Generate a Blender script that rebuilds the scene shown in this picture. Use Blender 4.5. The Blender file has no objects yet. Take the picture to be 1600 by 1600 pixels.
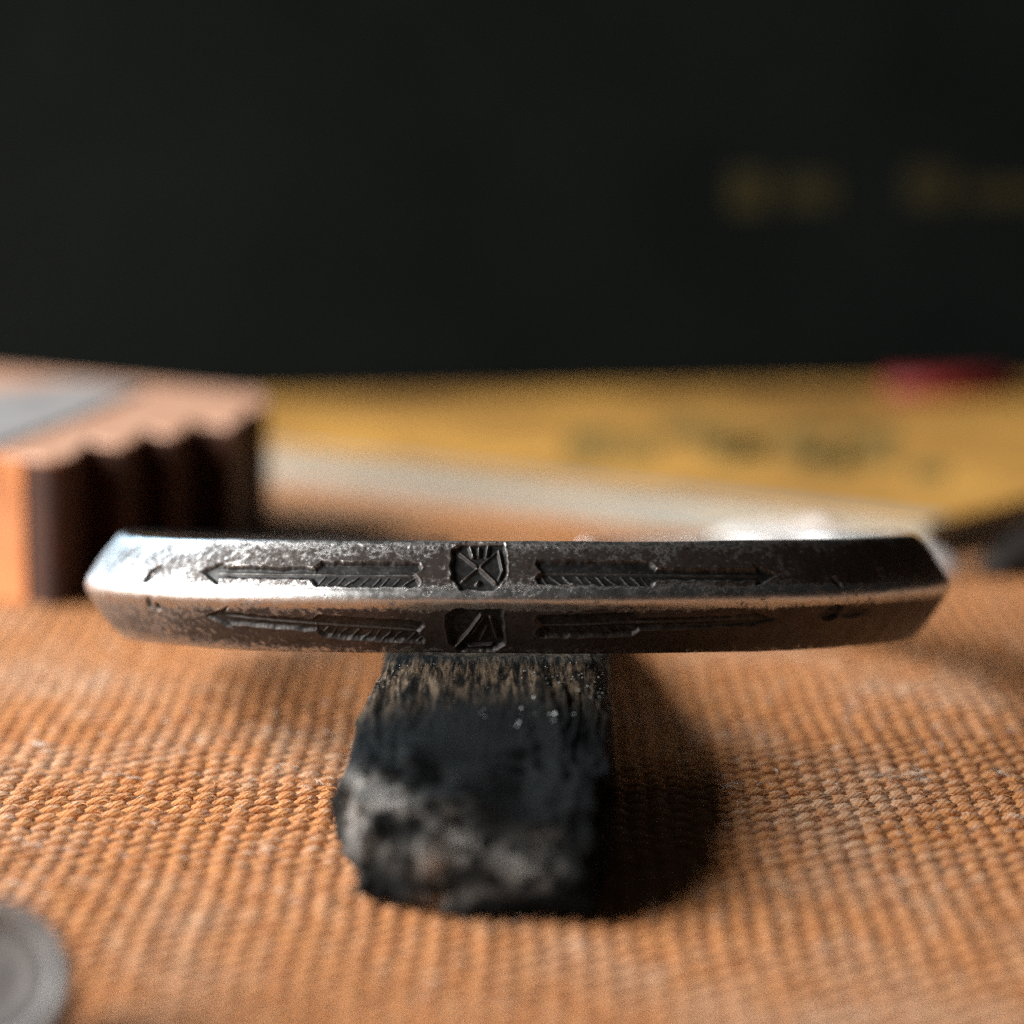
import bpy, math, random
import numpy as np
from mathutils import Vector

random.seed(7)
rng = np.random.default_rng(7)
C = bpy.context.scene.collection
SC = bpy.context.scene
MM = 0.001

# ------------------------------------------------------------------ camera
PITCH = math.radians(9.58)
FPX = 5095.0
CAMZ = 51.4
cam_d = bpy.data.cameras.new('camera')
cam = bpy.data.objects.new('camera', cam_d)
C.objects.link(cam)
cam.location = (0, -200*MM, CAMZ*MM)
cam.rotation_euler = (math.radians(90) - PITCH, 0, 0)
cam_d.sensor_width = 36
cam_d.lens = 36*FPX/1600
cam_d.clip_start = 0.01
cam_d.clip_end = 20
cam_d.dof.use_dof = True
cam_d.dof.focus_distance = 0.2025
cam_d.dof.aperture_fstop = cam_d.lens/6.6
SC.camera = cam

# ------------------------------------------------------------------ world
w = bpy.data.worlds.new('World'); SC.world = w; w.use_nodes = True
bg = w.node_tree.nodes['Background']
bg.inputs[0].default_value = (0.92, 0.97, 1.0, 1)
bg.inputs[1].default_value = 0.016

# ------------------------------------------------------------------ window light on the left, plus an added blue lamp
def area(name, loc, target, sx, sy, power, col):
    l = bpy.data.lights.new(name, 'AREA'); l.shape = 'RECTANGLE'
    l.size = sx*MM; l.size_y = sy*MM; l.energy = power; l.color = col
    o = bpy.data.objects.new(name, l); C.objects.link(o)
    o.location = Vector(loc)*MM
    d = (Vector(target) - Vector(loc))
    o.rotation_euler = d.to_track_quat('-Z', 'Y').to_euler()
    return o
area('window_light', (-330, 10, 158), (0, 20, 0), 470, 298, 5.7, (1.0, 0.97, 0.93))
area('blue_tint_light', (-295, 335, 160), (0, 20, 5), 215, 275, 1.15, (0.45, 0.76, 1.0))  # added lamp, gives the cuff's left end a blue reflection

SC.view_settings.view_transform = 'Standard'
SC.view_settings.look = 'None'
SC.view_settings.exposure = 0.0
SC.view_settings.gamma = 1.0
SC.cycles.use_denoising = False
SC.cycles.max_bounces = 6
SC.cycles.sample_clamp_indirect = 4

# ------------------------------------------------------------------ helpers
def project(P):
    """mm world points (N,3) -> photo pixels (1600 square); used only for laying out"""
    P = np.atleast_2d(P)
    x = P[:, 0]; y = P[:, 1]+200; z = P[:, 2]-CAMZ
    zc = y*math.cos(PITCH) - z*math.sin(PITCH)
    yc = -(y*math.sin(PITCH) + z*math.cos(PITCH))
    return 800 + FPX*x/zc, 800 + FPX*yc/zc

def smooth(a, b, x):
    t = np.clip((x-a)/(b-a), 0, 1)
    return t*t*(3-2*t)

_perm = rng.random((64, 64, 64))
def vnoise(P, sc, seed=0):
    Q = P*sc + seed*17.31
    i = np.floor(Q).astype(int); f = Q-i; f = f*f*(3-2*f)
    i0 = i % 64; i1 = (i+1) % 64
    def g(a, b, c): return _perm[a, b, c]
    x0, y0, z0 = i0.T; x1, y1, z1 = i1.T; fx, fy, fz = f.T
    c00 = g(x0, y0, z0)*(1-fx)+g(x1, y0, z0)*fx; c10 = g(x0, y1, z0)*(1-fx)+g(x1, y1, z0)*fx
    c01 = g(x0, y0, z1)*(1-fx)+g(x1, y0, z1)*fx; c11 = g(x0, y1, z1)*(1-fx)+g(x1, y1, z1)*fx
    return (c00*(1-fy)+c10*fy)*(1-fz) + (c01*(1-fy)+c11*fy)*fz
def fbm(P, sc, octv=4, seed=0):
    s = 0; a = 1; t = 0
    for k in range(octv):
        s = s + a*vnoise(P, sc*2**k, seed+k); t += a; a *= .5
    return s/t

def mk(name, V, F, mat=None, parent=None, smooth_=True, attrs=None, uv=None):
    V = np.asarray(V, dtype=np.float64)*MM
    if parent is not None: V = V - np.array(parent.location)
    me = bpy.data.meshes.new(name)
    if isinstance(F, np.ndarray):
        k = F.shape[1]; n = len(F)
        me.vertices.add(len(V)); me.vertices.foreach_set('co', V.astype(np.float32).ravel())
        me.loops.add(n*k); me.loops.foreach_set('vertex_index', F.astype(np.int32).ravel())
        me.polygons.add(n)
        me.polygons.foreach_set('loop_start', np.arange(0, n*k, k, dtype=np.int32))
        me.update(calc_edges=True)
    else:
        me.from_pydata([tuple(v) for v in V], [], F); me.update()
    me.validate()
    if attrs:
        for an, av in attrs.items():
            av = np.asarray(av, dtype=np.float32)
            if av.ndim == 1:
                at = me.attributes.new(an, 'FLOAT', 'POINT'); at.data.foreach_set('value', av)
            else:
                at = me.attributes.new(an, 'FLOAT_COLOR', 'POINT'); at.data.foreach_set('color', av.ravel())
    if uv is not None:
        l = me.uv_layers.new(name='UVMap')
        vi = np.empty(len(me.loops), dtype=np.int32); me.loops.foreach_get('vertex_index', vi)
        l.data.foreach_set('uv', uv[vi].astype(np.float32).ravel())
    me.polygons.foreach_set('use_smooth', [smooth_]*len(me.polygons))
    if mat: me.materials.append(mat)
    o = bpy.data.objects.new(name, me); C.objects.link(o)
    if parent is not None: o.parent = parent
    return o

def root(name, loc, label, cat, group=None):
    o = bpy.data.objects.new(name, None); C.objects.link(o)
    o.empty_display_size = 0.005
    o.location = Vector(loc)*MM; o['label'] = label; o['category'] = cat
    if group: o['group'] = group
    bpy.context.view_layer.update()
    return o

class NT:
    def __init__(s, name):
        s.m = bpy.data.materials.new(name); s.m.use_nodes = True
        s.t = s.m.node_tree; s.n = s.t.nodes; s.l = s.t.links
        s.b = s.n['Principled BSDF']
        g = s.n.new('ShaderNodeNewGeometry'); vm = s.n.new('ShaderNodeVectorMath'); vm.operation = 'SCALE'
        vm.inputs['Scale'].default_value = 1000; s.l.new(g.outputs['Position'], vm.inputs[0]); s.pos = vm.outputs[0]
    def put(s, sock, v):
        if isinstance(v, (int, float)): sock.default_value = v
        elif isinstance(v, tuple): sock.default_value = v if len(v) == len(sock.default_value) else (*v, 1)
        else: s.l.new(v, sock)
    def map(s, v, sc, rot=(0, 0, 0)):
        m = s.n.new('ShaderNodeMapping'); m.inputs['Scale'].default_value = sc; m.inputs['Rotation'].default_value = rot
        s.l.new(v, m.inputs[0]); return m.outputs[0]
    def noise(s, v, sc, det=4, ro=.55, dist=0):
        n = s.n.new('ShaderNodeTexNoise'); n.inputs['Scale'].default_value = sc; n.inputs['Detail'].default_value = det
        n.inputs['Roughness'].default_value = ro; n.inputs['Distortion'].default_value = dist
        s.l.new(v, n.inputs['Vector']); return n.outputs[0]
    def vor(s, v, sc, out=0):
        n = s.n.new('ShaderNodeTexVoronoi'); n.inputs['Scale'].default_value = sc
        s.l.new(v, n.inputs['Vector']); return n.outputs[out]
    def rng(s, v, a, b, c=0., d=1.):
        n = s.n.new('ShaderNodeMapRange'); n.interpolation_type = 'SMOOTHSTEP'
        s.put(n.inputs[0], v); s.put(n.inputs[1], a); s.put(n.inputs[2], b); s.put(n.inputs[3], c); s.put(n.inputs[4], d)
        return n.outputs[0]
    def math(s, op, a, b=0., clamp=False):
        n = s.n.new('ShaderNodeMath'); n.operation = op; n.use_clamp = clamp
        s.put(n.inputs[0], a); s.put(n.inputs[1], b); return n.outputs[0]
    def mix(s, f, a, b, mode='MIX'):
        n = s.n.new('ShaderNodeMix'); n.data_type = 'RGBA'; n.blend_type = mode
        s.put(n.inputs[0], f); s.put(n.inputs[6], a); s.put(n.inputs[7], b); return n.outputs[2]
    def attr(s, name, out='Fac'):
        n = s.n.new('ShaderNodeAttribute'); n.attribute_name = name; return n.outputs[out]
    def bump(s, h, strength, dist, nrm=None):
        n = s.n.new('ShaderNodeBump'); n.inputs['Strength'].default_value = strength
        n.inputs['Distance'].default_value = dist*MM; s.l.new(h, n.inputs['Height'])
        if nrm is not None: s.l.new(nrm, n.inputs['Normal'])
        return n.outputs[0]
    def set(s, **k):
        nm = dict(col='Base Color', rough='Roughness', metal='Metallic', spec='Specular IOR Level', normal='Normal',
                  sheen='Sheen Weight', coat='Coat Weight')
        for a, v in k.items(): s.put(s.b.inputs[nm[a]], v)
        return s.m

# ------------------------------------------------------------------ materials
def cloth_mat(threads):
    t = NT('canvas_threads' if threads else 'canvas_sheet')
    p = t.pos
    big = t.noise(t.map(p, (1, .8, 1)), .07, 5, .62)
    dust = t.rng(big, .44, .66)
    med = t.noise(p, .55, 5, .65)
    fine = t.noise(p, 7., 4, .7)
    col = t.mix(t.rng(med, .3, .7), (.47, .150, .034), (.66, .29, .092))
    col = t.mix(t.math('MULTIPLY', dust, t.rng(med, .35, .7, .25, .8)), col, (.60, .46, .35))
    col = t.mix(t.math('MULTIPLY', t.rng(t.noise(t.map(p, (.75, 1.2, 1)), .85, 5, .68), .555, .68), .8), col, (.76, .62, .50))
    col = t.mix(t.rng(fine, .3, .75, .0, .42), col, (.84, .47, .20))
    if threads:
        uvn = t.n.new('ShaderNodeUVMap')
        tw = t.n.new('ShaderNodeTexWave'); tw.inputs['Scale'].default_value = 1.5
        tw.bands_direction = 'DIAGONAL'; tw.inputs['Distortion'].default_value = 2.5; tw.inputs['Detail'].default_value = 3
        t.l.new(uvn.outputs[0], tw.inputs['Vector'])
        fib = t.noise(t.map(uvn.outputs[0], (3, 14, 1)), 1.2, 4, .7)
        # threads take up less dye where they dive under
        hgt = t.math('ADD', t.math('MULTIPLY', tw.outputs[1], .5), t.math('MULTIPLY', fib, .9))
        nr = t.bump(hgt, .9, .10)
        nr = t.bump(fine, .6, .05, nr)
        col = t.mix(t.rng(fib, .3, .75, .0, .5), col, (.36, .115, .03))
    else:
        wv = t.noise(p, .8, 4, .7)
        nr = t.bump(wv, .5, .3)
    return t.set(col=col, rough=.85, spec=.2, normal=nr, sheen=.15)
M_THREAD = cloth_mat(True); M_SHEET = cloth_mat(False)

def silver_mat():
    t = NT('tarnished_silver')
    p = t.pos
    rec = t.attr('recess'); wear = t.attr('wear')
    n1 = t.noise(t.map(p, (1, 1, 1.3)), 2.6, 8, .72)
    n2 = t.noise(p, .38, 4, .6)
    n3 = t.vor(t.map(p, (1, 1, 1.2)), 4.0)
    tar_shade = t.attr('tarnish_shade')  # patina mask that also carries painted reflected shade
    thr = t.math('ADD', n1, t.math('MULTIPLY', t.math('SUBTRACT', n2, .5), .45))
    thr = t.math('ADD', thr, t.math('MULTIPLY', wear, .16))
    thr = t.math('ADD', thr, t.math('MULTIPLY', tar_shade, .195))
    mott = t.rng(thr, .53, .76)
    pit = t.math('MULTIPLY', t.rng(n3, .10, .30, 1., 0.), t.rng(thr, .50, .62))
    dark = t.math('MAXIMUM', t.math('MULTIPLY', mott, .96), t.math('MULTIPLY', pit, .9))
    dark = t.math('MAXIMUM', dark, t.math('MULTIPLY', rec, t.rng(t.math('ADD', n1, t.math('MULTIPLY', tar_shade, .3)), .35, .6, .75, 1.)))
    soft = t.rng(t.noise(p, .8, 8, .75), .38, .66)
    base = t.mix(soft, (.56, .56, .555), (.15, .135, .125))
    base = t.mix(t.rng(wear, -.2, .7), (.50, .495, .49), base)
    brown = t.mix(t.noise(p, 3., 6, .75), (.006, .004, .0035), (.060, .042, .034))
    pat = t.mix(t.math('MULTIPLY', rec, .85), brown, t.mix(t.rng(n1, .40, .75), (.010, .012, .013), (.060, .062, .064)))
    col = t.mix(dark, base, pat)
    ro = t.rng(dark, 0., 1., .31, .50)
    ro = t.math('ADD', ro, t.math('MULTIPLY', soft, .12))
    nr = t.bump(n1, .16, .045)
    nr = t.bump(t.noise(t.map(p, (.12, 1, 3)), 8., 5, .7), .30, .014, nr)
    nr = t.bump(t.math('MULTIPLY', dark, -1.), .5, .03, nr)
    return t.set(col=col, rough=ro, metal=t.rng(dark, 0, 1, 1., .6), normal=nr)
M_SILVER = silver_mat()

def char_mat():
    t = NT('charred_wood')
    p = t.pos
    ash = t.attr('ash'); brn = t.attr('brown')
    g = t.noise(t.map(p, (1.7, .13, .8)), 1.6, 7, .7, .4)
    f = t.noise(p, 5., 6, .75)
    col = t.mix(g, (.0008, .0012, .0013), (.0055, .0068, .0072))
    bc = t.mix(t.rng(g, .35, .65), (.010, .008, .007), (.19, .14, .095))
    col = t.mix(t.math('MULTIPLY', brn, t.rng(t.math('ADD', g, t.math('MULTIPLY', f, .4)), .58, .80)), col, bc)
    ac = t.mix(t.noise(p, .9, 4, .6), (.15, .165, .175), (.72, .66, .60))
    col = t.mix(t.math('MULTIPLY', ash, t.rng(t.noise(p, 1.0, 5, .7), .40, .56)), col, ac)
    speck = t.rng(t.vor(p, 3.2), .06, .16, 1., 0.)
    col = t.mix(t.math('MULTIPLY', speck, t.math('MULTIPLY', brn, .6)), col, (.36, .35, .33))
    nr = t.bump(g, 1., .6)
    nr = t.bump(f, .7, .12, nr)
    ro = t.rng(f, .3, .7, .5, .85)
    return t.set(col=col, rough=ro, spec=.07, normal=nr)
M_CHAR = char_mat()

def simple(name, c1, c2, sc=.5, rough=.6, spec=.4, bump=.2, bd=.1, metal=0., stretch=(1, 1, 1)):
    t = NT(name)
    n = t.noise(t.map(t.pos, stretch), sc, 6, .65)
    col = t.mix(t.rng(n, .3, .7), c1, c2)
    return t.set(col=col, rough=rough, spec=spec, metal=metal, normal=t.bump(n, bump, bd))
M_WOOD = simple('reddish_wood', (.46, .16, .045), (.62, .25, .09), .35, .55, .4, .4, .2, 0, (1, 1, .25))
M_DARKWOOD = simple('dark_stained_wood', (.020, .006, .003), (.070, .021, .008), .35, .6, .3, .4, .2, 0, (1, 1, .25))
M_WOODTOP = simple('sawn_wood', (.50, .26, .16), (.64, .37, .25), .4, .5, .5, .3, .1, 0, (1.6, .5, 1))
M_GREYIN = simple('grey_inlay', (.20, .19, .19), (.33, .31, .30), .2, .6)
M_YELLOW = simple('yellow_print', (.38, .20, .055), (.84, .46, .11), .05, .45, .5, .05)
M_PAGES = simple('paper_pages', (.33, .345, .31), (.44, .43, .37), 1.2, .8, .2, .5, .1, 0, (.1, .1, 4))
M_PRINT = simple('olive_print', (.27, .18, .055), (.38, .25, .075), .3, .5)
M_BOARD = simple('black_board', (.0052, .0074, .0077), (.0088, .0120, .0126), .02, .9, .04, .1)
M_GOLD = simple('dull_yellow_print', (.018, .017, .005), (.028, .025, .007), .05, .6)
M_RED = simple('dark_red', (.17, .014, .014), (.24, .020, .020), .2, .5)
M_WHITE = simple('white_tissue', (.60, .57, .56), (.70, .67, .66), .5, .8, .2)
M_BLACKOBJ = simple('black_leather', (.008, .006, .005), (.016, .012, .010), .3, .7, .2)
M_GREYMET = simple('grey_metal', (.21, .215, .22), (.33, .325, .325), .9, .6, .3, .15, .1, .4)
M_ASH = simple('pale_ash', (.20, .23, .235), (.42, .44, .44), 2., .8)
M_LINT = simple('pale_lint', (.62, .50, .40), (.76, .68, .60), 2., .9)

# ------------------------------------------------------------------ canvas surface
ZX0, ZX1, ZY0, ZY1 = -66., 66., -66., 96.
def grid_lines(a, b, lo, hi, step):
    L = list(np.arange(lo, a-2, step)) + [a-.6, a, ] + list(np.arange(a+3, b-3, step)) + [b, b+.6] + list(np.arange(b+4, hi, step))
    return np.array(sorted(L))
gx = grid_lines(ZX0, ZX1, -520, 520, 8); gy = grid_lines(ZY0, ZY1, -320, 620, 8)
XX, YY = np.meshgrid(gx, gy, indexing='ij')
inside = (XX >= ZX0) & (XX <= ZX1) & (YY >= ZY0) & (YY <= ZY1)
ZZ = np.where(inside, -.75, -.02)
V = np.stack([XX.ravel(), YY.ravel(), ZZ.ravel()], 1)
nx_, ny_ = len(gx), len(gy)
idx = np.arange(nx_*ny_).reshape(nx_, ny_)
F = np.stack([idx[:-1, :-1].ravel(), idx[1:, :-1].ravel(), idx[1:, 1:].ravel(), idx[:-1, 1:].ravel()], 1)
ground = mk('canvas_surface', V, F, M_SHEET)
ground['kind'] = 'structure'

PX, PY = 1.28, 1.04
def wobble(x, y):
    return .14*np.sin(y*.055+.8)+.10*np.sin(y*.31+x*.21)+.05*np.sin(y*1.1+x*.9)
def wobbly(x, y):
    return .16*np.sin(x*.047+.5)+.09*np.sin(x*.37+y*.17)+.05*np.sin(x*1.3+y*.8)
def threads(n, m, warp):
    SEG, NS = 4, 6
    along = np.arange(0, m*SEG+1)/SEG
    Vs = []; Us = []
    A = np.linspace(0, 2*np.pi, NS, endpoint=False)+np.pi/NS
    pa, pc = (PY, PX) if warp else (PX, PY)
    a0, c0 = (ZY0, ZX0) if warp else (ZX0, ZY0)
    for i in range(n):
        t = a0 + along*pa
        c = c0 + (i+.5)*pc + np.zeros_like(t)
        ph = np.cos(np.pi*(along-.5) + (i % 2)*np.pi) if warp else -np.cos(np.pi*(along-.5) + (i % 2)*np.pi)
        j = rng.normal(0, 1)
        rad = (.66 if warp else .54)*(1+.10*j)
        h = .27*(1+.06*j)
        irr = np.interp(along, np.arange(0, m+2), rng.normal(0, 1, m+2))
        zc = (-.43 + .20*ph if warp else -.25 + .20*ph)*(1+.12*irr)+rng.normal(0, .015, len(t))
        c = c + rng.normal(0, .06) + .07*irr
        wid = rad*(1+.11*irr)*(1+(.22 if warp else .12)*ph)
        if warp: x, y = c, t
        else: x, y = t, c
        wx, wy = wobble(x, y), wobbly(x, y)
        x = x+wx; y = y+wy
        ca = np.cos(A)[None]*wid[:, None]; sa = np.sin(A)[None]*h
        if warp: P = np.stack([x[:, None]+ca, np.repeat(y[:, None], NS, 1), zc[:, None]+sa], 2)
        else: P = np.stack([np.repeat(x[:, None], NS, 1), y[:, None]+ca, zc[:, None]+sa], 2)
        Vs.append(P.reshape(-1, 3))
        U = np.stack([np.repeat(t[:, None], NS, 1)+i*3.7, np.repeat((A/(2*np.pi)*2.4)[None], len(t), 0)+i*.37], 2)
        Us.append(U.reshape(-1, 2))
    L = len(along)
    r = np.arange(L-1)[:, None]*NS; k = np.arange(NS)[None]; k2 = (k+1) % NS
    f = np.stack([r+k, r+k2, r+NS+k2, r+NS+k], 2).reshape(-1, 4)
    Fs = (f[None] + (np.arange(n)*L*NS)[:, None, None]).reshape(-1, 4)
    return np.concatenate(Vs), Fs, np.concatenate(Us)
NW = int((ZX1-ZX0)/PX); NF = int((ZY1-ZY0)/PY)
for nm, a, b, wp in (('warp_threads', NW, NF, True), ('weft_threads', NF, NW, False)):
    V, F, U = threads(a, b, wp)
    o = mk(nm, V, F, M_THREAD, ground, uv=U)
    o['kind'] = 'stuff'

# ------------------------------------------------------------------ black board at the back
def slab(poly, z0, z1, bev=0.):
    """prism from a CCW outline"""
    P = np.array(poly, float); n = len(P)
    if bev <= 0:
        V = [(x, y, z0) for x, y in P]+[(x, y, z1) for x, y in P]
        F = [tuple(range(n))[::-1], tuple(range(n, 2*n))]+[(i, (i+1) % n, n+(i+1) % n, n+i) for i in range(n)]
        return V, F
    c = P.mean(0)
    nrm = []
    for i in range(n):
        e1 = P[i]-P[i-1]; e2 = P[(i+1) % n]-P[i]
        n1 = np.array([e1[1], -e1[0]])/np.linalg.norm(e1); n2 = np.array([e2[1], -e2[0]])/np.linalg.norm(e2)
        m = n1+n2; m /= max(.3, np.dot(m, n1)); nrm.append(m)
    nrm = np.array(nrm); rings = []
    for k in range(4):
        a = k/3*math.pi/2
        rings.append((P-nrm*bev*(1-math.sin(a)), z0+bev*(1-math.cos(a))))
    for k in range(4):
        a = k/3*math.pi/2
        rings.append((P-nrm*bev*(1-math.cos(a)), z1-bev*(1-math.sin(a))))
    V = []
    for q, z in rings: V += [(x, y, z) for x, y in q]
    F = [tuple(range(n))[::-1], tuple(range(7*n, 8*n))]
    for r in range(7):
        F += [(r*n+i, r*n+(i+1) % n, (r+1)*n+(i+1) % n, (r+1)*n+i) for i in range(n)]
    return V, F

e = np.array([.989, .148]); nb = np.array([.148, -.989])
b0 = np.array([0., 168.])-e*92; b1 = b0+e*400
rb = root('black_board', (*((b0+b1)/2), 0), 'tall matte black board standing on the yellow booklet across the back', 'board')
V, F = slab([b0, b1, b1-nb*24, b0-nb*24], 3.24, 230, 1.)
mk('panel', V, F, M_BOARD, rb, False)
def on_board(px, py):
    """photo pixel -> point on the board face"""
    d = np.array([(px-800)/FPX, math.cos(PITCH)-(-(py-800)/FPX)*-math.sin(PITCH)*-1, 0])
    # camera ray
    ry = math.cos(PITCH)-((py-800)/FPX)*math.sin(PITCH); rz = -math.sin(PITCH)-((py-800)/FPX)*math.cos(PITCH)
    rx = (px-800)/FPX
    o = np.array([0., -200.]); dd = np.array([rx, ry])
    t = np.dot(b0-o, nb)/np.dot(dd, nb)
    return o[0]+rx*t, o[1]+ry*t, CAMZ+rz*t
def print_mark(x0, x1, y0, y1):
    p = [np.array(on_board(a, b)) for a, b in ((x0, y1), (x1, y1), (x1, y0), (x0, y0))]
    off = np.array([nb[0], nb[1], 0])
    V = [q+off*.05 for q in p]+[q+off*.25 for q in p]
    F = [(0, 1, 2, 3), (4, 5, 6, 7), (0, 1, 5, 4), (1, 2, 6, 5), (2, 3, 7, 6), (3, 0, 4, 7)]
    return V, F
for k, r in enumerate([(1140, 1200, 268, 330), (1225, 1305, 275, 322), (1415, 1490, 262, 322), (1515, 1640, 285, 318)]):
    V, F = print_mark(*r)
    mk('printed_mark', V, F, M_GOLD, rb, False)

# ------------------------------------------------------------------ yellow booklet
e1 = np.array([.8, -.6]); e2 = np.array([.6, .8])
q0 = np.array([-24., 124.])-e1*44
L1, L2 = 119., 150.
ry_ = root('yellow_booklet', (*(q0+e1*L1/2+e2*L2/2), 0), 'yellow booklet with white page edges lying flat with the black board standing on it', 'booklet')
def rect(a, la, lb, u0=0, v0=0): return [a+e1*u0+e2*v0, a+e1*(u0+la)+e2*v0, a+e1*(u0+la)+e2*(v0+lb), a+e1*u0+e2*(v0+lb)]
V, F = slab(rect(q0, L1, L2), 0.0, .35, .1); mk('back_cover', V, F, M_PAGES, ry_, False)
V, F = slab(rect(q0, L1-.8, L2-.8, .4, .4), .36, 2.75, .15); mk('pages', V, F, M_PAGES, ry_, False)
V, F = slab(rect(q0, L1, L2), 2.76, 3.15, .12); mk('front_cover', V, F, M_YELLOW, ry_, False)
V, F = slab([q0+e1*.3+e2*.2, q0+e1*(L1-.3)+e2*.2, q0+e1*(L1-.3)+e2*4.5, q0+e1*.3+e2*1.2], 3.16, 3.20); mk('white_border', V, F, M_PAGES, ry_, False)
# blurred dark lettering across the cover: heavy letter-like blocks
def on_plane(px, py, z):
    ry = math.cos(PITCH)-((py-800)/FPX)*math.sin(PITCH); rz = -math.sin(PITCH)-((py-800)/FPX)*math.cos(PITCH)
    rx = (px-800)/FPX
    t = (z-CAMZ)/rz
    return np.array([rx*t, -200+ry*t])
for (x0, x1, y0, y1) in [(880, 960, 672, 720), (1030, 1085, 655, 690), (1085, 1140, 660, 705), (1150, 1200, 672, 712), (1215, 1290, 668, 722),
                         (1310, 1345, 672, 730), (1350, 1395, 668, 728), (1420, 1475, 726, 752), (970, 1020, 684, 722), (1255, 1330, 700, 738), (1110, 1190, 690, 724)]:
    pts = [on_plane(a, b, 3.2) for a, b in ((x0, y1), (x1, y1), (x1+6, y0), (x0+6, y0))]
    V, F = slab(pts, 3.16, 3.22); mk('printed_letter', V, F, M_PRINT, ry_, False)

# ------------------------------------------------------------------ dark red bar behind booklet
ra = np.array([42.5, 160.5]); d_ = np.array([.989, .148]); nn = np.array([-.148, .989])
V, F = slab([ra, ra+d_*14, ra+d_*14+nn*5, ra+nn*5], 3.24, 5.5, .8)
o = mk('red_box', V, F, M_RED, None, True)
o['label'] = 'small dark red box on the yellow booklet against the black board'; o['category'] = 'box'
RED = o

# ------------------------------------------------------------------ fluted wooden block (back left)
pn = np.array([-38.5, 63.]); pr = np.array([-22.9, 98.0]); pf = np.array([-60., 124.]); pl = np.array([-80., 85.])
FPX_PTS = [(41, 713), (75, 717), (108, 714), (126, 700), (139, 688), (165, 692), (198, 693), (215, 681), (231, 671), (262, 677), (284, 674),
           (299, 659), (335, 660), (362, 663), (379, 650), (394, 638), (410, 637), (418, 629), (408, 612)]
FL = np.array([on_plane(a, b, 12.1) for a, b in FPX_PTS])
tt = np.linspace(0, len(FL)-1, 110)
def catmull(P, t):
    k = int(min(max(math.floor(t), 0), len(P)-2)); u = t-k
    p0 = P[max(k-1, 0)]; p1 = P[k]; p2 = P[k+1]; p3 = P[min(k+2, len(P)-1)]
    return .5*((2*p1)+(-p0+p2)*u+(2*p0-5*p1+4*p2-p3)*u*u+(-p0+3*p1-3*p2+p3)*u**3)
FLS = [catmull(FL, t) for t in tt]
chA = np.array(on_plane(39, 694, 12.1)); chB = np.array(on_plane(400, 616, 12.1))
pf = np.array(on_plane(-70, 572, 12.1)); pl = np.array([-84., 88.])
def flute_outline(off=0.):
    return [q+np.array([-off, off*.5]) for q in FLS]
OUT = flute_outline()+[pf, pl]
rw = root('fluted_block', (-50, 95, 0), 'reddish wooden block with dark fluted side and grey inlaid top at the left', 'wooden block')
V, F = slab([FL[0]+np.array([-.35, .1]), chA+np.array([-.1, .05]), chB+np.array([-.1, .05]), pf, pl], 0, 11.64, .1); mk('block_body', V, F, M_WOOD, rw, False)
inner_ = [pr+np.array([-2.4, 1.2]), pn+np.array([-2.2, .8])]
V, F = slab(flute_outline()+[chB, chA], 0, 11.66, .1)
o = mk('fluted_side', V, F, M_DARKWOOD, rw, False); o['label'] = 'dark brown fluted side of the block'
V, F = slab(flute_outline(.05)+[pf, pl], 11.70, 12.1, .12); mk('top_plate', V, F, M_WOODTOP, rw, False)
dd = (pr-pn)/np.linalg.norm(pr-pn); vv = np.array([-dd[1], dd[0]])
def bl(u, v): return pn+dd*u+vv*v
GI = [on_plane(*q, 12.4) for q in ((-160, 735), (0, 692), (120, 650), (225, 606), (120, 596), (-60, 612), (-220, 660))]
V, F = slab(GI, 12.12, 12.4, .1); mk('grey_inlay', V, F, M_GREYIN, rw, False)

# ------------------------------------------------------------------ crumpled white tissue (back right)
def crumple(c, ax, hl, hw, hz, n=56, m=28):
    U = np.linspace(-1, 1, n); W = np.linspace(-1, 1, m)
    UU, WW = np.meshgrid(U, W, indexing='ij')
    r = np.sqrt(UU**2*.9+WW**2*.9)
    dome = np.clip(1-r**2.2, 0, 1)**.6
    P = np.stack([UU.ravel()*hl, WW.ravel()*hw, np.zeros(n*m)], 1)
    nz = np.abs(fbm(P, .35, 4, 3)-.5)*2
    z = hz*dome.ravel()*(.85+.5*nz)+.15
    th = math.atan2(ax[1], ax[0])
    wob = 1+.12*np.sin(3*np.arctan2(WW, UU)+1)+.07*np.sin(7*np.arctan2(WW, UU))
    x = (UU*wob).ravel()*hl; y = (WW*wob).ravel()*hw
    X = c[0]+x*math.cos(th)-y*math.sin(th); Y = c[1]+x*math.sin(th)+y*math.cos(th)
    top = np.stack([X, Y, z], 1); bot = np.stack([X, Y, np.zeros_like(z)], 1)
    i = np.arange(n*m).reshape(n, m)
    f = np.stack([i[:-1, :-1].ravel(), i[1:, :-1].ravel(), i[1:, 1:].ravel(), i[:-1, 1:].ravel()], 1)
    fb = f[:, ::-1]+n*m
    rim = np.concatenate([i[:, 0], i[-1, 1:], i[-2::-1, -1], i[0, -2:0:-1]])
    r2 = np.roll(rim, -1)
    side = np.stack([rim, rim+n*m, r2+n*m, r2], 1)
    return np.concatenate([top, bot]), np.concatenate([f, fb, side])
V, F = crumple((26.0, 76.0), (.88, -.47), 11.0, 4.8, 3.6)
o = mk('paper_tissue', V, F, M_WHITE)
o['label'] = 'crumpled white tissue lying just behind the right half of the cuff'; o['category'] = 'tissue'

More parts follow.
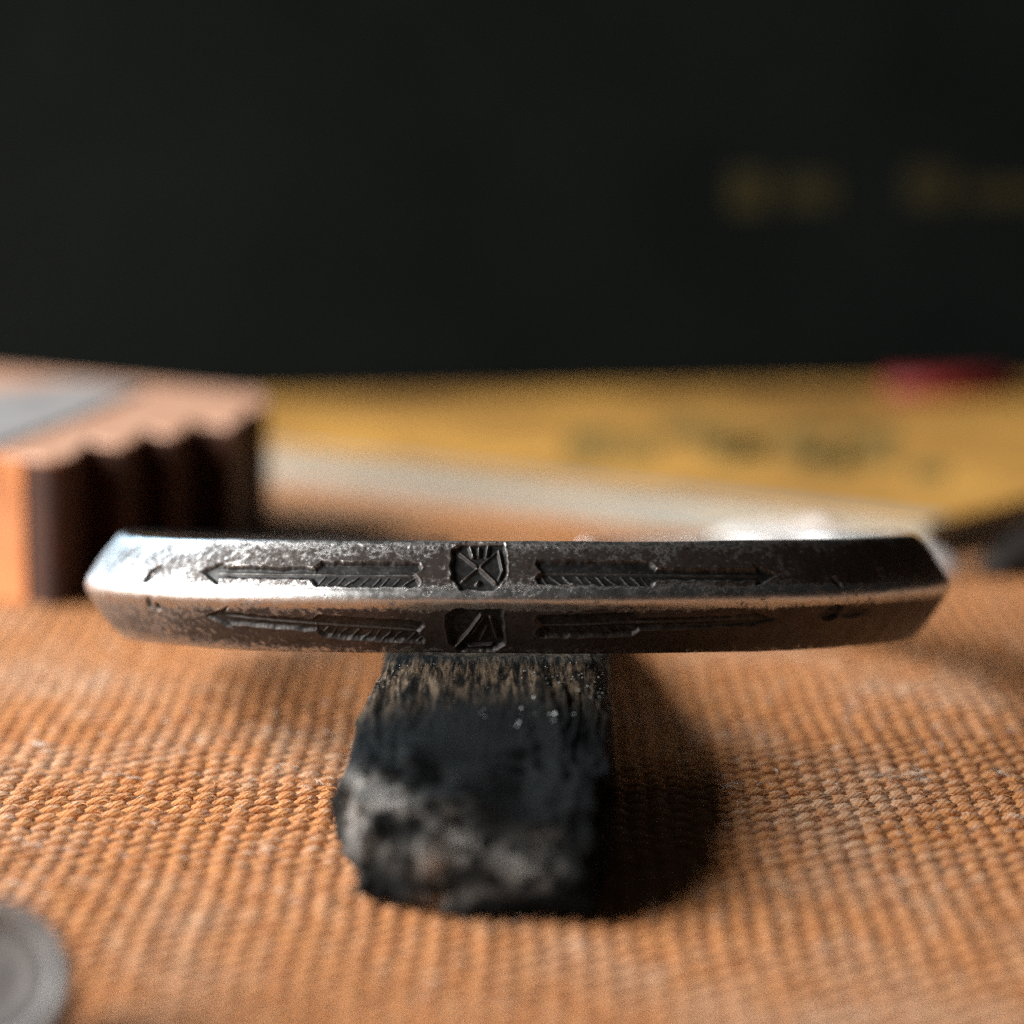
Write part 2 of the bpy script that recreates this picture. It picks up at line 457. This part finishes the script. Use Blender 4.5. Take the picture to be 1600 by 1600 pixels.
# ------------------------------------------------------------------ black tapered case (far right)
def loft(rings):
    n = len(rings[0]); V = [p for r in rings for p in r]
    F = []
    for k in range(len(rings)-1):
        F += [(k*n+i, k*n+(i+1) % n, (k+1)*n+(i+1) % n, (k+1)*n+i) for i in range(n)]
    F += [tuple(range(n))[::-1], tuple(range((len(rings)-1)*n, len(rings)*n))]
    return V, F
rings = []
a = np.array([40., 71.]); ax = np.array([.88, .475]); nn = np.array([-.475, .88])
for k in range(26):
    t = k/25; L = 48*t
    h = 10.8*min(1, (.10+.95*t*1.9)**.9)+.15*math.sin(t*21); wd = 4.0*min(1, (t*5+.12)**.6)
    r = []
    for j in range(24):
        an = 2*math.pi*j/24
        cc = math.copysign(abs(math.cos(an))**.6, math.cos(an)); ss = math.copysign(abs(math.sin(an))**.6, math.sin(an))
        p = a+ax*L+nn*(cc*wd)
        r.append((p[0], p[1], h/2+ss*h/2+.02))
    rings.append(r)
V, F = loft(rings)
rk = root('black_case', (60, 62, 0), 'black tapered leather case cut by the right edge of the picture', 'case')
mk('case_body', V, F, M_BLACKOBJ, rk)
st = []
for k in range(40):
    t = k/39; L = 4+42*t; h = 10.8*min(1, (.10+.95*(L/48)*1.9)**.9)
    st.append((a+ax*L+nn*0, h))
V = []; F = []
for k, (p, h) in enumerate(st):
    V += [(p[0]-nn[0]*.35, p[1]-nn[1]*.35, h+.02), (p[0]-nn[0]*.15, p[1]-nn[1]*.15, h+.3), (p[0]+nn[0]*.15, p[1]+nn[1]*.15, h+.3), (p[0]+nn[0]*.35, p[1]+nn[1]*.35, h+.02)]
    if k: F += [((k-1)*4+j, (k-1)*4+j+1, k*4+j+1, k*4+j) for j in range(3)]
mk('seam', V, F, M_BLACKOBJ, rk)

# ------------------------------------------------------------------ grey metal cap (front left)
def lathe(profile, n=96):
    V = []; F = []
    for (r, h) in profile:
        for j in range(n):
            an = 2*math.pi*j/n; V.append((r*math.cos(an), r*math.sin(an), h))
    for k in range(len(profile)-1):
        F += [(k*n+j, k*n+(j+1) % n, (k+1)*n+(j+1) % n, (k+1)*n+j) for j in range(n)]
    F += [tuple(range(n))[::-1], tuple(range((len(profile)-1)*n, len(profile)*n))]
    return np.array(V, float), F
R0 = 3.95
prof = [(R0-.3, -2.6), (R0-.05, -2.4), (R0, -2.1), (R0, -.35), (R0-.06, -.12), (R0-.25, 0), (R0-.55, .03), (R0-.85, -.05), (R0-1.05, -.25), (R0-1.15, -.5), (R0-1.3, -.6), (R0-2.0, -.62), (R0-2.2, -.55), (.3, -.5)]
prof = prof
tilt = math.radians(60)       # face turned up towards the viewer
def place_disc(V, c):
    # local z (face normal) -> (0,-sin tilt, cos tilt)
    V = np.asarray(V); x, y, z = V.T
    return np.stack([c[0]+x, c[1]+y*math.cos(tilt)-z*math.sin(tilt), c[2]+y*math.sin(tilt)+z*math.cos(tilt)], 1)
cz = R0*math.sin(tilt)+.02
cc = on_plane(-17, 1527, cz)
rc = root('metal_cap', (cc[0], cc[1], 0), 'grey round metal cap with raised rim, cut by the lower left corner', 'metal cap')
V, F = lathe(prof[:10]+[(R0-1.2, -.62), (R0-1.2, -1.6), (.2, -1.6)]); V = place_disc(V, (cc[0], cc[1], cz)); mk('rim', V, F, M_GREYMET, rc)
V, F = lathe([(R0-1.22, -1.5), (R0-1.22, -.62), (R0-1.5, -.5), (R0-1.9, -.56), (R0-2.3, -.62), (.8, -.58), (.3, -.50), (.05, -.48)]); V = place_disc(V, (cc[0], cc[1], cz)); mk('face', V, F, M_GREYMET, rc)

# ------------------------------------------------------------------ charred stick carrying the cuff
def stick():
    NU, NA = 240, 220
    ys = np.concatenate([np.linspace(-29.6, -20, 90), np.linspace(-19.9, 5, 110), np.linspace(5.3, 58, 40)])
    Vs = []; ash = []; brn = []
    A = np.linspace(0, 2*np.pi, NA, endpoint=False)
    for y in ys:
        # plan: convex nose
        t = np.clip((y+29.6)/11.5, 0, 1)
        nose = math.sqrt(max(0, 1-(1-t)**2.0))
        xl = np.interp(y, [-29.6, -20, -10, 0, 58], [-9.9, -9.9, -9.35, -8.4, -8.0])
        xr = np.interp(y, [-29.6, -20, 0, 58], [5.5, 5.8, 6.2, 7.5])
        cx = np.interp(y, [-29.6, -20], [1.6, (xl+xr)/2]) if y < -20 else (xl+xr)/2
        hwL = (cx-xl)*np.interp(nose, [0, 1], [.12, 1]); hwR = (xr-cx)*np.interp(nose, [0, 1], [.62, 1])
        top = np.interp(y, [-29.6, -27.6, -24.5, -21, -14, -5, 0, 8, 47, 58], [2.8, 4.6, 6.0, 6.7, 7.55, 8.3, 8.48, 8.0, 1.6, 1.2])
        bot = np.interp(y, [-29.6, -28.6, -26], [.8, .12, .02])
        c = np.cos(A); s = np.sin(A)
        ex = .36
        X = np.sign(c)*np.abs(c)**ex; Z = np.sign(s)*np.abs(s)**ex
        x = cx+np.where(X < 0, X*hwL, X*hwR); z = (top+bot)/2+Z*(top-bot)/2
        Vs.append(np.stack([x, np.full(NA, y), z], 1))
    P = np.concatenate(Vs)
    # grain and lumps
    g = fbm(P*np.array([1.1, .10, .5]), 1.6, 5, 5)-.5
    l = fbm(P*np.array([.5, .5, .5]), .7, 4, 9)-.5
    fr = smooth(-16, -22, P[:, 1])
    upf = smooth(2.0, 5.0, P[:, 2])
    near = smooth(-9, -3, P[:, 1])*smooth(14, 4, P[:, 1])
    cxs = -1.8
    rad = np.stack([P[:, 0]-cxs, np.zeros(len(P)), (P[:, 2]-4)*1.5], 1); rad /= np.linalg.norm(rad, axis=1)[:, None]+1e-6
    amp = g*(1.15*(1-.5*near))+l*(.5+2.2*fr)
    amp = amp*smooth(.0, .6, P[:, 2])
    rad[:, 1] -= fr*.8
    P = P+rad*amp[:, None]
    # keep the flat where the cuff sits
    lim = np.interp(P[:, 1], [-4, 0, 8, 47, 58], [8.40, 8.44, 7.2, 1.25, 1.2])
    seat = (P[:, 1] > -3.5) & (P[:, 2] > lim)
    P[seat, 2] = lim[seat]-(P[seat, 2]-lim[seat])*.25
    P[:, 2] = np.maximum(P[:, 2], 0.02)
    px, py = project(P)
    ashv = np.zeros(len(P))
    for (bx, by, sx, sy, am) in [(562, 1222, 22, 20, .8), (600, 1246, 34, 20, 1.2), (555, 1275, 16, 34, 1.0), (640, 1262, 46, 14, .55), (555, 1335, 25, 25, .6),
                                 (700, 1295, 26, 26, .9), (722, 1325, 22, 20, 1.1), (675, 1340, 26, 28, 1.2), (800, 1335, 34, 22, .7), (835, 1365, 34, 22, .9),
                                 (680, 1405, 30, 18, .8), (620, 1335, 40, 22, .30), (745, 1400, 30, 16, .35), (850, 1310, 20, 16, .4)]:
        ashv = np.maximum(ashv, am*np.exp(-(((px-bx)/sx)**2+((py-by)/sy)**2)*.9))
    ashv *= (P[:, 1] < -14)
    b = smooth(-13, -3, P[:, 1] + 3.0*(np.abs((P[:, 0]+1.2)/7.4)**2))*smooth(4.5, 7.0, P[:, 2])
    i = np.arange(len(ys)*NA).reshape(len(ys), NA)
    j = np.roll(i, -1, 1)
    f = np.stack([i[:-1].ravel(), j[:-1].ravel(), j[1:].ravel(), i[1:].ravel()], 1)
    # caps as fans
    c0i, c1i = len(P), len(P)+1
    P = np.concatenate([P, [P[:NA].mean(0)-[0, .25, 0], P[-NA:].mean(0)]])
    tri0 = np.stack([i[0], np.full(NA, c0i), np.full(NA, c0i), j[0]], 1)
    ashv = np.concatenate([ashv, [0, 0]]); b = np.concatenate([b, [0, 0]])
    faces = [tuple(q) for q in f] + [(int(i[0, k]), c0i, int(j[0, k])) for k in range(NA)] + [(int(i[-1, k]), int(j[-1, k]), c1i) for k in range(NA)]
    return P, faces, ashv, b
V, F, ashv, brn = stick()
rs = root('charred_stick', (-1.5, 10, 0), 'charred black wooden stick with ash grey front end, carrying the silver cuff', 'charred wood')
mk('stick_body', V, F, M_CHAR, rs, True, {'ash': ashv, 'brown': brn})
SV = V
def blob(c, r, seed):
    rr = np.random.default_rng(seed)
    base = np.array([(1, 0, 0), (-1, 0, 0), (0, 1, 0), (0, -1, 0), (0, 0, 1), (0, 0, -1)], float)
    base *= (1+rr.normal(0, .25, (6, 1)))
    base *= np.array([1, 1, .6])
    f = [(0, 2, 4), (2, 1, 4), (1, 3, 4), (3, 0, 4), (2, 0, 5), (1, 2, 5), (3, 1, 5), (0, 3, 5)]
    return base*r+np.array(c), f
def scatter_on(points, name, mat, parent, rmin, rmax):
    V = []; F = []; 
    for k, c in enumerate(points):
        v, f = blob(c, random.uniform(rmin, rmax), k)
        F += [tuple(i+len(V) for i in q) for q in f]; V += list(v)
    o = mk(name, V, F, mat, parent, False); o['kind'] = 'stuff'; return o
spx, spy = project(SV)
topm = SV[:, 2] > np.interp(SV[:, 1], [-29.6, -24, -14, 0], [2, 4.6, 6.3, 7.3])
pts = []
for (x, y, n, s) in [(738, 1106, 5, 16), (770, 1098, 2, 8), (820, 1118, 9, 30), (880, 1114, 5, 24), (935, 1098, 3, 10), (725, 1205, 1, 8)]:
    for _ in range(n):
        tx, ty = random.gauss(x, s), random.gauss(y, 4+s*.25)
        k = np.argmin(((spx-tx)**2+(spy-ty)**2)+(~topm)*1e9)
        pts.append(SV[k]+[random.gauss(0, .3), random.gauss(0, .5), .0])
scatter_on(pts, 'ash_grains', M_ASH, rs, .05, .17)
pts = []
cand = np.where(topm & (SV[:, 1] > -9) & (SV[:, 1] < -1))[0]
for k in rng.choice(cand, 150): pts.append(SV[k]+[random.uniform(-.1, .1), random.uniform(-.1, .1), .02])
scatter_on(pts, 'ash_dust', M_ASH, rs, .03, .075)

# ------------------------------------------------------------------ the silver cuff
NEXP = 2.35
A_, B_ = 26.9, 25.0
th = np.linspace(-math.pi, math.pi, 40001)         # 0 = front
sx = np.sign(np.sin(th))*np.abs(np.sin(th))**(2/NEXP)*A_
sy = -np.sign(np.cos(th))*np.abs(np.cos(th))**(2/NEXP)*B_ + B_
arc = np.concatenate([[0], np.cumsum(np.hypot(np.diff(sx), np.diff(sy)))])
arc -= arc[20000]
GAP = 5.5
S_END = arc[-1]-GAP
S_FR = 45.0
sfront = np.arange(-S_FR, S_FR+.001, .058)
sback = np.arange(S_FR+.5, S_END, .5)
S = np.concatenate([-sback[::-1], sfront, sback])
PXs = np.interp(S, arc, sx); PYs = np.interp(S, arc, sy)
tx = np.gradient(PXs, S); ty = np.gradient(PYs, S)
# smooth tangents a little
l_ = np.hypot(tx, ty); tx /= l_; ty /= l_
NXs, NYs = ty, -tx                                   # outward
if NYs[len(S)//2] > 0: NXs, NYs = -NXs, -NYs
# section: triangle with filleted corners, sampled; v=0 at the ridge
HZ, DN = 4.38, 3.19
T = np.array([0, HZ]); Rr = np.array([DN, 0]); Bt = np.array([0, -HZ])
def fillet(a, b, c, r, n):
    u = (a-b)/np.linalg.norm(a-b); w_ = (c-b)/np.linalg.norm(c-b)
    half = math.acos(np.clip(np.dot(u, w_), -1, 1))/2
    bis = (u+w_)/np.linalg.norm(u+w_)
    cen = b+bis*r/math.sin(half); d = r/math.tan(half)
    p0 = b+u*d; p1 = b+w_*d
    a0 = math.atan2(*(p0-cen)[::-1]); a1 = math.atan2(*(p1-cen)[::-1])
    da = (a1-a0+math.pi) % (2*math.pi)-math.pi
    return [cen+r*np.array([math.cos(a0+da*k/n), math.sin(a0+da*k/n)]) for k in range(n+1)]
fT = fillet(Rr, T, Bt, .42, 8)     # ridge side -> back
fR = fillet(Bt, Rr, T, 1.0, 22)
fB = fillet(T, Bt, Rr, .42, 8)
NFac = 62
up = [fR[-1]+(fT[0]-fR[-1])*k/NFac for k in range(1, NFac)]
lo = [fB[-1]+(fR[0]-fB[-1])*k/NFac for k in range(1, NFac)]
back = [fT[-1]+(fB[0]-fT[-1])*k/8 for k in range(1, 8)]
sec = np.array(fB+lo+fR+up+fT+back)                 # closed loop
nsec = len(sec)
i_ridge = len(fB)+len(lo)+11
cum = np.concatenate([[0], np.cumsum(np.linalg.norm(np.diff(sec, axis=0), axis=1))])
vcoord = cum-cum[i_ridge]
VF0, VF1 = vcoord[len(fB)+len(lo)+len(fR)-1], vcoord[len(fB)+len(lo)+len(fR)+NFac-1]   # facet range (upper); lower is mirrored
# outward section normals
tg = np.roll(sec, -1, 0)-np.roll(sec, 1, 0); tg /= np.linalg.norm(tg, axis=1)[:, None]
sn = np.stack([tg[:, 1], -tg[:, 0]], 1)
if sn[i_ridge][0] < 0: sn = -sn
fac = np.clip((np.abs(vcoord)-VF0)/(VF1-VF0), 0, 1)
fac[len(fB)+len(lo)+len(fR)+NFac+len(fT):] = 0
bulge = .10*np.sin(np.pi*fac)
sec = sec+sn*bulge[:, None]
SS, VV = np.meshgrid(S, vcoord, indexing='ij')
taper = 1-.36*smooth(38, S_END, np.abs(S))
TILT = math.atan(.150)
def cuff_points(recess):
    n = sec[None, :, 0]*np.ones((len(S), 1)) - recess*sn[None, :, 0]
    z = sec[None, :, 1]*np.ones((len(S), 1)) - recess*sn[None, :, 1]
    n = n*taper[:, None]; z = z*taper[:, None]
    X = PXs[:, None]+NXs[:, None]*n; Y = PYs[:, None]+NYs[:, None]*n
    # tilt the ring about the front bottom edge: it slopes down to the back
    ct, st_ = math.cos(TILT), math.sin(TILT)
    Yw = Y*ct+z*st_; Zw = -Y*st_+z*ct
    return np.stack([X+.4, Yw-.0, Zw+12.25], 2)
P0 = cuff_points(np.zeros_like(SS))
# hand-forged unevenness
pp = P0.reshape(-1, 3)
uneven = ((fbm(pp, .16, 3, 21)-.5)*.30 + (fbm(pp, .8, 3, 31)-.5)*.07 + (fbm(pp, 3.0, 3, 41)-.5)*.030).reshape(SS.shape)
gx_, gy_ = project(pp); gx_ = gx_.reshape(SS.shape); gy_ = gy_.reshape(SS.shape)
vis = (np.abs(VV) < VF1+.2) & (np.abs(SS) < S_FR-.1)
def inv(x, y):
    d = (gx_-x)**2+(gy_-y)**2+(~vis)*1e9
    k = np.unravel_index(np.argmin(d), d.shape); return SS[k], VV[k]
rec = np.zeros_like(SS); dark = np.zeros_like(SS); sid = np.zeros(SS.shape, int)
def poly_sdf(s, v, P):
    """signed distance, negative inside"""
    P = np.array(P); n = len(P); d = np.full(s.shape, 1e9); ins = np.zeros(s.shape, bool)
    for i in range(n):
        a = P[i]; b = P[(i+1) % n]; e_ = b-a
        wx = s-a[0]; wy = v-a[1]
        t = np.clip((wx*e_[0]+wy*e_[1])/(e_@e_+1e-12), 0, 1)
        d = np.minimum(d, np.hypot(wx-e_[0]*t, wy-e_[1]*t))
        c1 = (a[1] <= v) != (b[1] <= v)
        with np.errstate(divide='ignore', invalid='ignore'):
            xi = a[0]+(v-a[1])/(b[1]-a[1]+1e-12)*e_[0]
        ins ^= c1 & (s < xi)
    return np.where(ins, -d, d)
stamp_no = 0; stamp_names = {}
dvar = (.55+.9*fbm(pp, .5, 2, 91)).reshape(SS.shape)
edge_n = ((fbm(pp, 2.2, 3, 77)-.5)*.28).reshape(SS.shape)
def apply(mask_box, sd, depth, floor, name=None, darkness=1.0, en=1.0):
    global stamp_no
    sd = sd + edge_n[mask_box]*en
    k = smooth(.08, -.16, sd)*dvar[mask_box]
    r = depth*k*(1-floor)
    rec[mask_box] = np.maximum(rec[mask_box], r)
    # a little raised lip round the impression
    lip = .020*np.exp(-((sd-.10)/.07)**2)
    rec[mask_box] -= np.where(rec[mask_box] < .02, lip, 0)
    dark[mask_box] = np.maximum(dark[mask_box], darkness*smooth(.07, -.05, sd)*(1-.85*np.clip(floor, 0, 1)))
    if name:
        stamp_no += 1; stamp_names[stamp_no] = name
        m = sid[mask_box]; m[sd < .16] = stamp_no; sid[mask_box] = m
def box(s0, s1, v0, v1):
    i0, i1 = np.searchsorted(S, [s0, s1]); j = np.where((vcoord >= v0) & (vcoord <= v1))[0]
    return (slice(i0, i1), slice(j[0], j[-1]+1))
def arrow(tip, hb, fl, end, sgn_hatch, hw=.92, sw=.42, fw=.88, bright=False, depth=.22):
    """tip, head base, fletch start, end: photo pixels (x,y)"""
    a = np.array([inv(*q) for q in (tip, hb, fl, end)])
    ax_ = a[-1]-a[0]; L = np.linalg.norm(ax_); ax_ = ax_/L; nn_ = np.array([-ax_[1], ax_[0]])
    t1 = (a[1]-a[0])@ax_; t2 = (a[2]-a[0])@ax_
    mb = box(min(a[:, 0])-.6, max(a[:, 0])+.6, min(a[:, 1])-1.3, max(a[:, 1])+1.3)
    s_, v_ = SS[mb], VV[mb]
    u = (s_-a[0, 0])*ax_[0]+(v_-a[0, 1])*ax_[1]; w2 = (s_-a[0, 0])*nn_[0]+(v_-a[0, 1])*nn_[1]
    head = poly_sdf(u, w2, [(0, 0), (t1*1.0, hw), (t1*.82, sw), (t1*.82, -sw), (t1*.92, -hw)])
    shaft = poly_sdf(u, w2, [(t1*.6, sw), (t2+.2, sw*.95), (t2+.2, -sw*.95), (t1*.6, -sw)])
    fle = poly_sdf(u, w2, [(t2, sw), (t2+.45, fw), (L-.15, fw*.95), (L, fw*.55), (L-.35, 0), (L, -fw*.6), (L-.1, -fw), (t2+.45, -fw), (t2, -sw)])
    sd = np.minimum(np.minimum(head, shaft), fle)
    uj = u+.10*np.sin(u*2.1+stamp_no)+.06*np.sin(u*5.3)
    hatch = (np.abs(((uj+np.abs(w2)*.8*sgn_hatch)/.66) % 1-.5)*2)
    fl_mask = smooth(t2+.2, t2+.6, u)*smooth(.12, .22, np.abs(w2))
    floor = fl_mask*smooth(.86, 1.0, hatch)*(.35+.35*np.sin(u*1.7+stamp_no*2)**2)*smooth(-.1, .25, w2*(1 if stamp_no % 2 else -1)+.25)
    floor = np.maximum(floor, (1-smooth(0, .12, np.abs(w2)))*.35*smooth(t1*.5, t1, u))
    apply(mb, sd, depth, floor, 'arrow_stamp', 1.0)
arrow((313, 893), (352, 893), (488, 895), (657, 897), 1, depth=.24)
arrow((1216, 897), (1175, 897), (1028, 893), (838, 893), 1, hw=.82, fw=.9)
arrow((325, 963), (366, 975), (492, 983), (662, 990), 1, hw=.95, sw=.46)
arrow((1213, 968), (1165, 975), (1000, 983), (838, 981), 1, hw=.62)
# crossed square in the middle of each facet
def crest(cx, cy, hwx, hvy, name, lines):
    s0, v0 = inv(cx, cy)
    mb = box(s0-hwx-.5, s0+hwx+.5, v0-hvy-.5, v0+hvy+.5)
    s_, v_ = SS[mb]-s0, VV[mb]-v0
    sd = poly_sdf(s_, v_, [(-hwx, hvy*.72), (-hwx*.70, hvy), (hwx*.92, hvy*.98), (hwx, hvy*.2), (hwx*.97, -hvy*.62), (hwx*.55, -hvy), (-hwx*.60, -hvy), (-hwx*.98, -hvy*.55)])
    fl = np.zeros(s_.shape)
    for (x0, y0, x1, y1, wd, am) in lines:
        e_ = np.array([x1-x0, y1-y0]); t = np.clip(((s_-x0)*e_[0]+(v_-y0)*e_[1])/(e_@e_), 0, 1)
        d = np.hypot(s_-x0-e_[0]*t, v_-y0-e_[1]*t)
        fl = np.maximum(fl, am*np.exp(-(d/wd)**2))
    apply(mb, sd, .30, fl, name)
crest(749, 883, 1.66, 1.72, 'crossed_square_stamp', [(-1.2, 1.0, -.15, 0, .06, .9), (.05, -.1, 1.0, -1.2, .09, 1.), (-1.0, -1.0, -.1, -.1, .07, .5), (.1, .1, 1.0, 1.1, .07, .5),
      (-.62, 1.5, -.4, .75, .08, .9), (-.05, 1.5, -.05, .8, .06, .8), (.5, 1.5, .42, .8, .08, .9), (1.15, 1.2, 1.42, -.3, .07, .9), (1.42, -.3, 1.2, -.9, .06, .8), (-.1, -1.2, 0, -1.05, .09, .9)])
crest(744, 988, 1.7, 1.7, 'crossed_square_stamp', [(-1.3, -1.3, -.5, -.2, .08, 1.), (-.5, -.2, .3, 1.15, .07, .9), (-.3, -.3, .45, 1.0, .05, .8), (.85, 1.0, 1.25, -.6, .06, .9), (-.5, -1.35, .9, -1.2, .07, .8), (.6, .2, .2, -.9, .06, .4)])
def dot(cx, cy, ru, rv, ang=0., depth=.22, ring=True, name='dot_stamp'):
    s0, v0 = inv(cx, cy)
    mb = box(s0-1.4, s0+1.4, v0-1.2, v0+1.2)
    s_, v_ = SS[mb]-s0, VV[mb]-v0
    c_, q_ = math.cos(ang), math.sin(ang)
    a_ = (s_*c_+v_*q_)/ru; b_ = (-s_*q_+v_*c_)/rv
    r_ = np.hypot(a_, b_); sd = (r_-1)*min(ru, rv)
    fl = np.exp(-(r_/.38)**2)*.8 if ring else 0*r_
    apply(mb, sd, depth, fl, name, 1., .25)
dot(238, 896, .78, .46, .9, depth=.34)
dot(1300, 957, .72, .56, .3, depth=.34)
dot(1335, 958, 1.3, .34, .05, depth=.20, ring=False)
dot(1306, 908, .55, .22, -1.1, ring=False)
dot(232, 942, .5, .26, 1.1, depth=.15, ring=False)
dot(246, 948, .3, .22, 1.2, depth=.12, ring=False)
# pits and nicks: a row along the upper edge line, and loose ones everywhere
for k in range(520):
    if k < 110:
        x = random.uniform(560, 1085); y = 856+random.gauss(0, 2.2)+(x-560)*.004
        r_ = random.uniform(.06, .15); dp = random.uniform(.015, .045)
    else:
        x = random.uniform(180, 1450); y = random.choice([random.uniform(848, 915), random.uniform(955, 1015)])
        r_ = random.uniform(.05, .17); dp = random.uniform(.008, .03)
    s0, v0 = inv(x, y); mb = box(s0-.5, s0+.5, v0-.5, v0+.5)
    rr = np.hypot((SS[mb]-s0)/random.uniform(.8, 1.6), VV[mb]-v0)
    kf = np.exp(-(rr/r_)**2)
    rec[mb] += dp*kf*(dark[mb] < .2); dark[mb] = np.maximum(dark[mb], .75*smooth(.35, .8, kf))
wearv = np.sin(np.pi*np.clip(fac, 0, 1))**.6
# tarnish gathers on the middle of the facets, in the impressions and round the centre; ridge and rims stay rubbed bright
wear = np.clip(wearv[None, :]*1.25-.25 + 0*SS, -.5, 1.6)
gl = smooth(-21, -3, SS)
tarn_shade = .34*smooth(-26, -18, SS)*(1-gl)+gl*(.56+.28*smooth(4, 20, SS)) + .45*smooth(0, -1.1, VV)*smooth(-26, -10, SS)  # patina plus dark reflections painted in: lower facet and right side made darker
tarn_shade = tarn_shade*(.25+.75*smooth(.25, .95, np.abs(VV))) + .12*smooth(.2, 1., -VV)
tarn_shade = tarn_shade + .30*smooth(-.4, -1.4, VV)*smooth(-12, 6, SS) + .15*smooth(12, 26, SS)*smooth(.3, .9, np.abs(VV))
tarn_shade = np.clip(tarn_shade, 0, 1.5)
Pc = cuff_points(rec+uneven*.6)
nS = len(S)
ii = np.arange(nS*nsec).reshape(nS, nsec); jj = np.roll(ii, -1, 1)
FQ = np.stack([ii[:-1].ravel(), ii[1:].ravel(), jj[1:].ravel(), jj[:-1].ravel()], 1)
Pf = Pc.reshape(-1, 3)
sidf = sid.ravel()[FQ].min(1)
# vertex normals of the whole surface, so that split-off stamps shade without seams
fa = np.cross(Pf[FQ[:, 2]]-Pf[FQ[:, 0]], Pf[FQ[:, 3]]-Pf[FQ[:, 1]])
ctr_test = Pf[FQ[len(FQ)//2]].mean(0)
vn = np.zeros_like(Pf)
for k in range(4): np.add.at(vn, FQ[:, k], fa)
vn /= np.linalg.norm(vn, axis=1)[:, None]+1e-12
kr = ii[nS//2, i_ridge]
FLIP = vn[kr][1] > 0
if FLIP: vn = -vn; FQ = FQ[:, ::-1]
rz = root('silver_cuff', (0.4, 0, 8.5), 'tarnished silver cuff bracelet stamped with arrows, balanced across the charred stick', 'bracelet')
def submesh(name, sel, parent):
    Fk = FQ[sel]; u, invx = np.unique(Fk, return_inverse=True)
    o = mk(name, Pf[u], invx.reshape(Fk.shape), M_SILVER, parent, True, {'recess': dark.ravel()[u], 'wear': wear.ravel()[u], 'tarnish_shade': tarn_shade.ravel()[u]})
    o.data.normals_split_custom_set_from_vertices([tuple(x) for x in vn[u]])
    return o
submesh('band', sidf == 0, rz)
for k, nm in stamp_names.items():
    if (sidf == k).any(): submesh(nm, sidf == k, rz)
# rounded terminals
for side in (0, nS-1):
    rim = Pf[ii[side]]; c = rim.mean(0)
    dirv = (Pf[ii[side]].mean(0)-Pf[ii[1 if side == 0 else nS-2]].mean(0)); dirv /= np.linalg.norm(dirv)
    V = []; F = []
    K = 8
    for q in range(K):
        a = q/(K-1)*math.pi/2
        V += list(c+(rim-c)*max(math.cos(a), .02)+dirv*math.sin(a)*1.2)
    for q in range(K-1):
        F += [(q*nsec+j, q*nsec+(j+1) % nsec, (q+1)*nsec+(j+1) % nsec, (q+1)*nsec+j) for j in range(nsec)]
    F.append(tuple(range((K-1)*nsec, K*nsec)))
    if side == 0: F = [f[::-1] for f in F]
    n = len(V)
    mk('terminal', V, F, M_SILVER, rz, True, {'recess': np.zeros(n), 'wear': np.zeros(n), 'tarnish_shade': np.full(n, .5)})

# ------------------------------------------------------------------ lint and crumbs on the canvas
def fibre(c, L, ang, r, curl, seed):
    rr = np.random.default_rng(seed); n = 7; V = []; F = []
    for k in range(n):
        t = k/(n-1)-.5
        x = c[0]+math.cos(ang)*L*t-math.sin(ang)*curl*math.sin(t*4); y = c[1]+math.sin(ang)*L*t+math.cos(ang)*curl*math.sin(t*4)
        z = .12+.12*math.cos(t*3)+rr.uniform(0, .05)
        for q in range(4):
            an = q*math.pi/2
            V.append((x-math.sin(ang)*r*math.cos(an), y+math.cos(ang)*r*math.cos(an), z+r*math.sin(an)))
    for k in range(n-1): F += [(k*4+q, k*4+(q+1) % 4, (k+1)*4+(q+1) % 4, (k+1)*4+q) for q in range(4)]
    return V, F
V = []; F = []
spots = [(500, 1228, 10, 18), (60, 1165, 8, 12), (175, 1210, 9, 20), (440, 1200, 4, 10), (400, 1325, 7, 22), (1430, 1212, 14, 26), (1395, 1216, 6, 14), (1570, 1210, 6, 14), (1140, 1230, 6, 20),
         (1325, 1110, 4, 10), (1575, 1300, 3, 8), (1400, 1380, 4, 10), (230, 1285, 3, 20), (340, 1280, 3, 12), (60, 1320, 6, 22), (60, 1380, 4, 14), (1480, 1295, 3, 8)]
k = 0
for (x, y, n, s) in spots:
    for _ in range(n):
        c = on_plane(random.gauss(x, s), random.gauss(y, s*.28), .1)
        v, f = fibre(c, random.uniform(.4, 1.6), random.gauss(.1, .9), random.uniform(.015, .035), random.uniform(-.2, .2), k); k += 1
        F += [tuple(i+len(V) for i in q) for q in f]; V += v
for _ in range(260):
    c = (random.uniform(-50, 50), random.uniform(-45, 40))
    v, f = fibre(c, random.uniform(.2, .9), random.uniform(0, 3.1), random.uniform(.015, .045), random.uniform(-.2, .2), k); k += 1
    F += [tuple(i+len(V) for i in q) for q in f]; V += v
o = mk('lint', V, F, M_LINT, ground); o['kind'] = 'stuff'

# loose orange fibres standing out of the yarn
V = []; F = []
M_FUZZ = simple('orange_fuzz', (.52, .20, .06), (.70, .36, .15), 2., .9)
for _ in range(5200):
    c = (random.uniform(-44, 44), random.uniform(-26, 26))
    v, f = fibre(c, random.uniform(.25, .9), random.uniform(0, 3.14), random.uniform(.012, .026), random.uniform(-.25, .25), k); k += 1
    dz = random.uniform(-.12, .12)
    F += [tuple(i+len(V) for i in q) for q in f]; V += [(a, b_, z_+dz-.06) for a, b_, z_ in v]
o = mk('loose_fibres', V, F, M_FUZZ, ground); o['kind'] = 'stuff'
